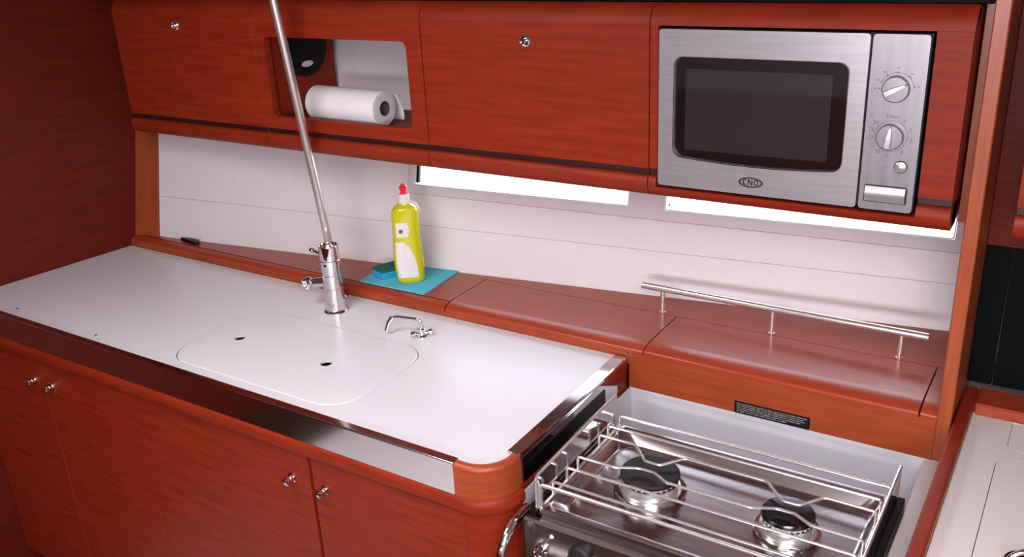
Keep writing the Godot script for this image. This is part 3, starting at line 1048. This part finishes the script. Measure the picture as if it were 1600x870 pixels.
func stove() -> void:
	# the steel-lined well the stove hangs in
	var w := thing("stove_well", "grey metal lining of the well around the stove, below the wooden shelf front", "lining", Vector3(-0.46, 0, -1.5))
	box(Vector3(-0.776, 0.05, -1.6235), Vector3(-0.139, 0.828, -1.609), 0.001)
	part("back_sheet", M.lining, w)
	box(Vector3(-0.7755, 0.05, -1.608), Vector3(-0.7715, 0.828, -1.165), 0.001)
	part("side_sheet", M.lining, w)
	box(Vector3(-0.1745, 0.05, -1.608), Vector3(-0.1385, 0.829, -1.07), 0.002)
	part("ledge", M.cream, w)

	var x0 := -0.720
	var x1 := -0.192
	var zf := -1.124
	var zb := -1.442
	var o := thing("stove", "stainless steel two-burner stove hung in a well between worktop and fridge cabinet", "stove", Vector3(-0.456, 0.3, -1.28))
	box(Vector3(x0 + 0.01, 0.30, zb + 0.005), Vector3(x1 - 0.01, 0.812, -1.114), 0.004)
	part("body", M.steel, o)
	# pressed hob: rim, sloping wall, recessed pan
	var loops := []
	for e in [[0.0, 0.812, 0.010], [0.0, 0.8375, 0.010], [-0.002, 0.840, 0.010], [-0.012, 0.840, 0.012], [-0.016, 0.838, 0.02], [-0.026, 0.819, 0.03], [-0.034, 0.8165, 0.034]]:
		loops.append(along(rr(x0 - e[0], zb - e[0], x1 + e[0], zf + e[0], e[2], 6), flat_y, e[1]))
	loft(loops, func(m): return Vector3(m.x, 0.5, m.z) if m.y > 0.8385 else Vector3(-0.456, m.y - 0.01, -1.283) if Vector2(m.x + 0.456, m.z + 1.283).length() > 9.0 else (Vector3(lerpf(-0.456, m.x, 0.5), 0.5, lerpf(-1.283, m.z, 0.5)) if m.y > 0.8372 or m.y == 0.0 else Vector3(m.x, 0.4, m.z)), false, true)
	var hob := part("hob", M.pan, o, 50.0)
	burner(Vector2(-0.582, -1.293), 0.066, 0.0535, M.cast, hob)
	burner(Vector2(-0.333, -1.293), 0.056, 0.044, M.cast_gloss, hob)
	# front panel with its controls
	prism(PackedVector2Array([Vector2(-1.123, 0.55), Vector2(-1.123, 0.818), Vector2(-1.119, 0.8225), Vector2(-1.112, 0.8225), Vector2(-1.108, 0.818), Vector2(-1.108, 0.55)]), 0, x0 - 0.017, x1 + 0.012)
	var fp := part("front_panel", M.pan, o)
	lathe(PackedVector2Array([Vector2(0.021, 0.0), Vector2(0.021, 0.004), Vector2(0.017, 0.007), Vector2(0.0165, 0.020), Vector2(0.014, 0.022), Vector2(0.0, 0.0225)]), Vector3(-0.627, 0.781, -1.108), Vector3.BACK, 24)
	box(Vector3(-0.6305, 0.762, -1.09), Vector3(-0.6235, 0.80, -1.078), 0.002)
	part("control_knob", M.cast, fp)
	lathe(PackedVector2Array([Vector2(0.013, 0.0), Vector2(0.013, 0.003), Vector2(0.009, 0.006), Vector2(0.008, 0.014), Vector2(0.0, 0.0145)]), Vector3(-0.703, 0.766, -1.108), Vector3.BACK, 20)
	tube(smooth(PackedVector3Array([Vector3(-0.715, 0.757, -1.092), Vector3(-0.703, 0.768, -1.088), Vector3(-0.690, 0.789, -1.092)]), 0.008), 0.0035, 8)
	part("igniter", M.chrome, fp)
	# side plates
	for s in [[x0 - 0.004, x0 - 0.0005], [x1 + 0.0005, x1 + 0.004]]:
		prism(PackedVector2Array([Vector2(zb + 0.002, 0.70), Vector2(zb + 0.002, 0.902), Vector2(zb + 0.006, 0.906), Vector2(zf - 0.012, 0.898), Vector2(zf - 0.004, 0.892), Vector2(zf - 0.004, 0.70)]), 0, s[0], s[1])
		var plate_node := part("side_plate", M.mirror, o)
		var xm: float = (s[0] + s[1]) * 0.5
		tube(PackedVector3Array([Vector3(xm, 0.9055, zb + 0.004), Vector3(xm, 0.8975, zf - 0.010), Vector3(xm, 0.892, zf - 0.004)]), 0.0026, 8)
		part("rolled_edge", M.rod, plate_node)
	# gimbal brackets outside the plates
	box(Vector3(x1 + 0.0045, 0.70, -1.43), Vector3(x1 + 0.0165, 0.852, -1.13), 0.002)
	part("gimbal_bracket", M.cast, o)
	box(Vector3(x0 - 0.045, 0.70, -1.40), Vector3(x0 - 0.005, 0.80, -1.16), 0.002)
	part("gimbal_bracket", M.cast, o)
	# fiddle rails at front and back, on corner posts
	var xl := x0 + 0.006
	var xr := x1 - 0.008
	tube(smooth(PackedVector3Array([Vector3(xl, 0.838, zf - 0.006), Vector3(xl, 0.884, zf - 0.006), Vector3(xr, 0.884, zf - 0.006), Vector3(xr, 0.838, zf - 0.006)]), 0.007), 0.0034, 10)
	part("front_rail", M.rod, o)
	lathe(PackedVector2Array([Vector2(0.0045, 0.0), Vector2(0.0045, 0.05), Vector2(0.003, 0.055), Vector2(0.0, 0.056)]), Vector3(x0 + 0.001, 0.838, zf - 0.004), Vector3.UP, 12)
	part("corner_post", M.rod, o)
	tube(smooth(PackedVector3Array([Vector3(xl, 0.838, zb + 0.006), Vector3(xl, 0.861, zb + 0.006), Vector3(xr, 0.861, zb + 0.006), Vector3(xr, 0.838, zb + 0.006)]), 0.007), 0.0034, 10)
	part("back_rail", M.rod, o)
	# pan supports: rods from side to side, two of them kinked in towards the burners
	var left := -0.710
	var right := -0.205
	for e in [[-1.165, 0], [-1.215, 0], [-1.256, 1], [-1.341, -1], [-1.378, 0]]:
		var z: float = e[0]
		var p := PackedVector3Array([Vector3(left, 0.842, z), Vector3(left, 0.8705, z)])
		if e[1] != 0:
			var kz := -1.279 if e[1] == 1 else -1.305
			for cx in [-0.582, -0.333]:
				p.append(Vector3(cx - 0.052, 0.8705, z))
				p.append(Vector3(cx - 0.016, 0.8665, kz))
				p.append(Vector3(cx + 0.014, 0.8665, kz))
				p.append(Vector3(cx + 0.046, 0.8705, z))
		p.append(Vector3(right, 0.8705, z))
		p.append(Vector3(right, 0.842, z))
		tube(smooth(p, 0.006, 4), 0.0026, 8)
		part("pan_support", M.rod, o)
	for x in [left, right]:
		tube(PackedVector3Array([Vector3(x, 0.843, zb + 0.012), Vector3(x, 0.843, zf - 0.012)]), 0.0026, 8)
		part("support_track", M.rod, o)
	# bar across the front, bent in at its ends
	var b := thing("crash_bar", "curved chrome bar across the stove front, its bent end beside the wooden corner", "grab bar", Vector3(-0.45, 0.74, -1.07))
	tube(smooth(PackedVector3Array([Vector3(-0.756, 0.812, -1.15), Vector3(-0.756, 0.808, -1.09), Vector3(-0.757, 0.775, -1.058), Vector3(-0.755, 0.715, -1.05), Vector3(-0.19, 0.715, -1.05), Vector3(-0.188, 0.775, -1.058), Vector3(-0.187, 0.80, -1.09)]), 0.035, 8), 0.0085, 14)
	part("bar", M.chrome, b)

# ---------------------------------------------------------------- pole, rail, taps

func pole_and_rail() -> void:
	var foot := Vector3(-1.583, TOP, -1.583)
	var head := Vector3(-1.593, 1.647, -1.50)
	head = foot + (head - foot) * (1.975 - TOP) / (head.y - TOP)
	var o := thing("handhold_pole", "slanting brushed steel pole rising behind the mixer tap to the ceiling", "pole", foot)
	tube(PackedVector3Array([foot, head]), 0.0102, 20)
	part("tube", M.satin, o)
	lathe(PackedVector2Array([Vector2(0.018, 0.0), Vector2(0.018, 0.004), Vector2(0.0115, 0.009), Vector2(0.0105, 0.02)]), foot, Vector3.UP, 20)
	part("foot", M.steel, o)

	o = thing("shelf_rail", "low steel rail on three posts along the back of the wooden shelf", "rail", Vector3(-0.52, SHELF, -1.795))
	tube(PackedVector3Array([Vector3(-0.832, 0.9895, -1.796), Vector3(-0.217, 0.9875, -1.796)]), 0.0076, 16)
	part("bar", M.rod, o)
	for x in [-0.781, -0.527, -0.266]:
		lathe(PackedVector2Array([Vector2(0.0075, 0.0), Vector2(0.0075, 0.002), Vector2(0.0055, 0.003), Vector2(0.0052, 0.055)]), Vector3(x, SHELF, -1.796), Vector3.UP, 14)
		part("post", M.rod, o)

func taps() -> void:
	var c := Vector3(-1.535, TOP, -1.512)
	var o := thing("mixer_tap", "chrome cylindrical mixer tap with a short side spout on the white worktop", "tap", c)
	lathe(PackedVector2Array([Vector2(0.031, 0.0), Vector2(0.031, 0.003), Vector2(0.028, 0.006), Vector2(0.0245, 0.007), Vector2(0.0245, 0.063), Vector2(0.0238, 0.064), Vector2(0.0238, 0.066), Vector2(0.0245, 0.067), Vector2(0.0245, 0.098), Vector2(0.0238, 0.099), Vector2(0.0238, 0.101), Vector2(0.0245, 0.102), Vector2(0.0245, 0.136), Vector2(0.0232, 0.1375)]), c, Vector3.UP, 36)
	part("body", M.chrome, o)
	lathe(PackedVector2Array([Vector2(0.0232, 0.1375), Vector2(0.0245, 0.1385), Vector2(0.0245, 0.172), Vector2(0.0235, 0.1745), Vector2(0.0215, 0.1745), Vector2(0.0205, 0.171), Vector2(0.0, 0.1695)]), c, Vector3.UP, 36)
	var cap := part("turning_cap", M.chrome, o)
	var a := Vector3(-1.566, 1.041, -1.520)
	tube(PackedVector3Array([Vector3(-1.548, 1.036, -1.516), a, Vector3(-1.600, 1.047, -1.520)]), 0.0042, 10)
	tube(PackedVector3Array([Vector3(-1.598, 1.047, -1.520), Vector3(-1.606, 1.048, -1.520)]), 0.006, 10)
	part("lever", M.chrome, cap)
	lathe(PackedVector2Array([Vector2(0.0035, 0), Vector2(0.0035, 0.001), Vector2(0, 0.001)]), c + Vector3(0.0045, 0.128, 0.0238), Vector3(0.2, 0, 0.98).normalized(), 10)
	part("set_screw", M.black, cap)
	# spout: short level pipe with a round nozzle head
	var e := Vector3(-1.594, 0.970, -1.494)
	tube(PackedVector3Array([c + Vector3(-0.01, 0.078, 0.004), Vector3(-1.585, 0.971, -1.497)]), 0.0125, 18)
	var s := part("spout", M.chrome, o)
	var ax := (e - (c + Vector3(0, 0.078, 0))).normalized()
	var down := Vector3(-0.35, -0.25, 0.9).normalized()
	lathe(PackedVector2Array([Vector2(0.0, -0.016), Vector2(0.010, -0.015), Vector2(0.0155, -0.009), Vector2(0.0165, 0.0), Vector2(0.0165, 0.007), Vector2(0.015, 0.009), Vector2(0.0125, 0.009), Vector2(0.0115, 0.004), Vector2(0.0, 0.003)]), e + ax * 0.008, down, 24)
	part("nozzle", M.chrome, s)

	c = Vector3(-1.246, TOP, -1.488)
	o = thing("small_spout", "thin bent chrome spout with a cross-shaped base, right of the mixer tap", "spout", c)
	lathe(PackedVector2Array([Vector2(0.0125, 0.0), Vector2(0.0125, 0.003), Vector2(0.008, 0.006), Vector2(0.0075, 0.014), Vector2(0.009, 0.016), Vector2(0.009, 0.020), Vector2(0.006, 0.023), Vector2(0.006, 0.027), Vector2(0.0, 0.027)]), c, Vector3.UP, 22)
	part("base", M.chrome, o)
	var d := Vector3(0.70, 0, -0.71)
	for sgn in [-1.0, 1.0]:
		lathe(PackedVector2Array([Vector2(0.004, 0.0), Vector2(0.0045, 0.008), Vector2(0.0075, 0.011), Vector2(0.0080, 0.018), Vector2(0.005, 0.021), Vector2(0.0, 0.0215)]), c + Vector3(0, 0.009, 0) + d * 0.005 * sgn, d * sgn, 14)
		part("base_lug", M.chrome, o)
	tube(smooth(PackedVector3Array([c + Vector3(0, 0.02, 0), c + Vector3(0, 0.043, 0), Vector3(-1.312, 0.943, -1.474), Vector3(-1.322, 0.934, -1.467), Vector3(-1.326, 0.912, -1.461)]), 0.010, 6), 0.0042, 12)
	part("pipe", M.chrome, o)
	tube(PackedVector3Array([Vector3(-1.316, 0.942, -1.472), Vector3(-1.323, 0.930, -1.466), Vector3(-1.327, 0.910, -1.460)]), 0.0062, 12)
	part("outlet", M.chrome, o)

# ---------------------------------------------------------------- small things

func bottle_width(y: float) -> float:
	var k := [[0.0, 0.030], [0.004, 0.0345], [0.02, 0.037], [0.05, 0.0385], [0.08, 0.0375], [0.115, 0.0350], [0.15, 0.0345], [0.175, 0.0355], [0.188, 0.0345], [0.196, 0.029], [0.202, 0.020], [0.205, 0.0145], [0.209, 0.0135]]
	for i in k.size() - 1:
		if y <= k[i + 1][0]:
			return lerpf(k[i][1], k[i + 1][1], (y - k[i][0]) / (k[i + 1][0] - k[i][0]))
	return 0.0135

func bottle_point(c: Vector3, y: float, a: float, off := 0.0) -> Vector3:
	var u := Vector3(0.760, 0, -0.650)
	var v := Vector3(0.650, 0, 0.760)
	var hw := bottle_width(y)
	var hd := minf(0.026, hw) * (0.9 if y < 0.004 else 1.0)
	# grip ribs down the right side
	var rib := 0.0010 * sin(y * TAU / 0.017) * smoothstep(0.5, 1.0, cos(a)) * smoothstep(0.02, 0.04, y) * (1.0 - smoothstep(0.13, 0.16, y))
	var ca := cos(a)
	var sa := sin(a)
	var px := signf(ca) * pow(absf(ca), 0.72) * (hw + rib + off)
	var pz := signf(sa) * pow(absf(sa), 0.72) * (hd + off)
	var lean := -0.0025 * sin(PI * clampf(y / 0.2, 0, 1))
	return c + u * (px + lean) + v * pz + Vector3(0, y, 0)

func small_things() -> void:
	# folded dish cloth
	var o := thing("dish_cloth", "flat pale turquoise dish cloth on the wooden shelf under the bottle", "cloth", Vector3(-1.455, SHELF, -1.713))
	var n := 16
	var hgt := func(i: int, j: int) -> float: return SHELF + 0.0032 + 0.0006 * sin(i * 0.9) * cos(j * 0.7)
	for i in n:
		for j in n:
			var q := []
			for e in [[i, j], [i + 1, j], [i + 1, j + 1], [i, j + 1]]:
				var s: float = float(e[0]) / n
				var t: float = float(e[1]) / n
				var p := Vector3(-1.556, 0, -1.629).lerp(Vector3(-1.347, 0, -1.631), s).lerp(Vector3(-1.571, 0, -1.797).lerp(Vector3(-1.361, 0, -1.799), s), t)
				q.append(Vector3(p.x, hgt.call(e[0], e[1]), p.z))
			quad(q[0], q[1], q[2], q[3], Vector3.UP)
			for k in 4:
				var e0: Vector3 = q[k]
				var e1: Vector3 = q[(k + 1) % 4]
				if (k == 0 and j == 0) or (k == 1 and i == n - 1) or (k == 2 and j == n - 1) or (k == 3 and i == 0):
					quad(e0, e1, Vector3(e1.x, SHELF + 0.0004, e1.z), Vector3(e0.x, SHELF + 0.0004, e0.z), (e0 + e1) * 0.5 - Vector3(-1.455, e0.y, -1.713))
	part("sheet", M.cloth, o)

	# washing-up liquid
	var c := Vector3(-1.435, SHELF + 0.004, -1.693)
	o = thing("dish_soap_bottle", "bottle of yellow-green washing-up liquid with a red cap, standing on the turquoise cloth", "bottle", c)
	var loops := []
	var ys := [0.0, 0.002, 0.004, 0.010]
	for k in range(1, 45):
		ys.append(0.010 + 0.178 * k / 44.0)
	ys.append_array([0.192, 0.196, 0.199, 0.202, 0.205, 0.209])
	for y in ys:
		var l := PackedVector3Array()
		for k in 48:
			l.append(bottle_point(c, y, TAU * k / 48))
		loops.append(l)
	loft(loops, func(m): return Vector3(c.x, clampf(m.y, c.y + 0.02, c.y + 0.18), c.z), true, true)
	part("body", M.soap, o, 60.0)
	for e in [["label", 0.016, 0.112], ["emblem_label", 0.125, 0.163]]:
		var a0 := deg_to_rad(72.0)
		var a1 := deg_to_rad(138.0)
		for i in 16:
			for j in 16:
				var q := []
				for s in [[i, j], [i + 1, j], [i + 1, j + 1], [i, j + 1]]:
					var t: float = s[1] / 16.0
					# the right edge curves in towards the top
					var low := deg_to_rad(lerpf(64.0, 96.0, t * t)) if e[0] == "label" else deg_to_rad(84.0 + 8.0 * absf(t - 0.5))
					var a := lerpf(low, a1 if e[0] == "label" else deg_to_rad(130), s[0] / 16.0)
					q.append(bottle_point(c, lerpf(e[1], e[2], t), a, 0.0006))
				quad(q[0], q[1], q[2], q[3], q[0] - Vector3(c.x, q[0].y, c.z))
		var lab := part(e[0], M.sticker, o, 60.0)
		# small print
		if e[0] == "label":
			for k in 7:
				var y := 0.021 + 0.0125 * k + (0.0 if k < 2 else 0.004)
				var p0 := bottle_point(c, y, deg_to_rad(128), 0.0010)
				var p1 := bottle_point(c, y, deg_to_rad(96 if k > 3 else 86), 0.0010)
				var hh := 0.006 if k < 1 else 0.0012
				for s in 6:
					var q0 := p0.lerp(p1, s / 6.0)
					var q1 := p0.lerp(p1, (s + (0.55 if k < 1 else 0.8)) / 6.0)
					quad(q0, q1, q1 + Vector3(0, hh, 0), q0 + Vector3(0, hh, 0), Vector3(0.65, 0, 0.76))
			part("small_print", M.print_grey, lab)
		else:
			var p := bottle_point(c, 0.141, deg_to_rad(106), 0.0012)
			lathe(PackedVector2Array([Vector2(0.0055, 0), Vector2(0.0055, 0.0006), Vector2(0, 0.0006)]), p, Vector3(0.56, 0, 0.83).normalized(), 14)
			part("emblem", M.print_grey, lab)
	lathe(PackedVector2Array([Vector2(0.0142, 0.203), Vector2(0.0148, 0.206), Vector2(0.0142, 0.226), Vector2(0.0125, 0.231), Vector2(0.0, 0.231)]), c, Vector3.UP, 28)
	part("collar", M.collar, o)
	lathe(PackedVector2Array([Vector2(0.0075, 0.230), Vector2(0.0075, 0.243), Vector2(0.0098, 0.2445), Vector2(0.0098, 0.249), Vector2(0.006, 0.252), Vector2(0.0045, 0.256), Vector2(0.0, 0.2565)]), c, Vector3.UP, 24)
	part("cap", M.red, o)
	var u := Vector3(0.760, 0, -0.650)
	var loop := PackedVector3Array()
	for k in 10:
		var a := lerpf(-0.3, 1.45, k / 9.0)
		loop.append(c + u * (0.012 + cos(a) * 0.0225) + Vector3(0, 0.186 + sin(a) * 0.026, 0) + Vector3(0.650, 0, 0.760) * 0.006)
	tube(loop, 0.0018, 8)
	part("hang_loop", M.collar, o)

	# sponge
	o = thing("sponge", "small blue sponge with a green scouring pad, behind the bottle on the cloth", "sponge", Vector3(-1.525, SHELF + 0.004, -1.70))
	var ex := Vector3(0.048, 0, 0.0125)            # front left edge
	var ez := Vector3(0.028, 0, -0.074)
	for e in [[0.0042, 0.0215, "foam", 0.0022, M.foam], [0.0217, 0.0285, "scouring_pad", 0.0012, M.scourer]]:
		var at := Vector3(-1.548, SHELF, -1.669)
		var ls := []
		var r: float = e[3]
		for s in [[e[0], r], [e[0] + r, 0.0], [e[1] - r, 0.0], [e[1], r]]:
			var l := PackedVector3Array()
			for p in rr(0.0, 0.0, 1.0, 1.0, 0.1, 3):
				var k: float = s[1] / 0.05
				var pp := Vector2(0.5, 0.5) + (p - Vector2(0.5, 0.5)) * (1.0 - k)
				l.append(at + ex * pp.x + ez * pp.y + Vector3(0, s[0], 0))
			ls.append(l)
		loft(ls, func(m): return at + (ex + ez) * 0.5 + Vector3(0, (e[0] + e[1]) * 0.5, 0), true, true)
		part(e[2], e[4], o, 30.0)

	# paper towel roll in the niche
	c = Vector3(-1.538, 1.346 + 0.0422, -1.648)
	o = thing("paper_towel_roll", "roll of white paper towel lying in the open niche of the cabinet", "paper towel", Vector3(-1.538, 1.346, -1.648))
	var ax := Vector3(1, 0, 0.03).normalized()
	lathe(PackedVector2Array([Vector2(0.0175, -0.112), Vector2(0.039, -0.112), Vector2(0.0418, -0.110), Vector2(0.042, -0.107), Vector2(0.042, 0.107), Vector2(0.0418, 0.110), Vector2(0.039, 0.112), Vector2(0.0175, 0.112)]), c, ax, 44)
	part("roll", M.paper, o)
	lathe(PackedVector2Array([Vector2(0.0162, 0.110), Vector2(0.0162, -0.110)]), c, ax, 28)
	lathe(PackedVector2Array([Vector2(0.0175, -0.1115), Vector2(0.0175, 0.1115)]), c, ax, 28)
	part("core", M.card, o)
	# the loose end of the sheet, behind the roll
	var sheet := []
	for k in 8:
		var t := k / 7.0
		sheet.append([Vector3(0.006, 0.026 - 0.064 * t, -0.041 - 0.022 * sin(t * PI * 0.6))])
	for k in 7:
		var a: Vector3 = c + sheet[k][0]
		var b: Vector3 = c + sheet[k + 1][0]
		var h := ax * 0.111
		quad(a - h, a + h, b + h, b - h, Vector3.FORWARD)
		quad(a - h + Vector3(0, 0, 0.0006), a + h + Vector3(0, 0, 0.0006), b + h + Vector3(0, 0, 0.0006), b - h + Vector3(0, 0, 0.0006), Vector3.BACK)
	part("loose_sheet", M.paper, o)

	# black round-bottomed fitting on the niche's side, with a small silver oval
	o = thing("niche_fitting", "black round-bottomed fitting with a small silver oval on the niche's side wall", "fitting", Vector3(-1.744, 1.44, -1.72))
	var p2 := PackedVector2Array([Vector2(-1.625, 1.60), Vector2(-1.80, 1.60)])
	for k in 15:
		var a := PI * k / 14.0
		p2.append(Vector2(-1.7125 - cos(a) * 0.0875 * 1.0, 1.515 - sin(a) * 0.075))
	p2 = PackedVector2Array([Vector2(-1.640, 1.599), Vector2(-1.790, 1.599)])
	for k in 15:
		var a := PI * k / 14.0
		p2.append(Vector2(-1.715 - cos(a) * 0.075, 1.510 - sin(a) * 0.070))
	prism(p2, 0, -1.7447, -1.730)
	part("housing", M.black, o)
	var oval := PackedVector2Array()
	for k in 24:
		oval.append(Vector2(-1.712 + cos(TAU * k / 24) * 0.021, 1.4705 + sin(TAU * k / 24) * 0.0075))
	prism(oval, 0, -1.7299, -1.7275)
	part("silver_oval", M.chrome, o)

	# small dark strap end on the shelf's narrow left tip
	o = thing("strap_end", "small black strap end lying on the narrow left tip of the wooden shelf", "strap", Vector3(-2.25, SHELF, -1.642))
	prism(PackedVector2Array([Vector2(-2.29, -1.6505), Vector2(-2.255, -1.6585), Vector2(-2.212, -1.6560), Vector2(-2.203, -1.6465), Vector2(-2.210, -1.6380), Vector2(-2.245, -1.6420)]), 1, SHELF, SHELF + 0.009)
	part("strap", M.black, o)
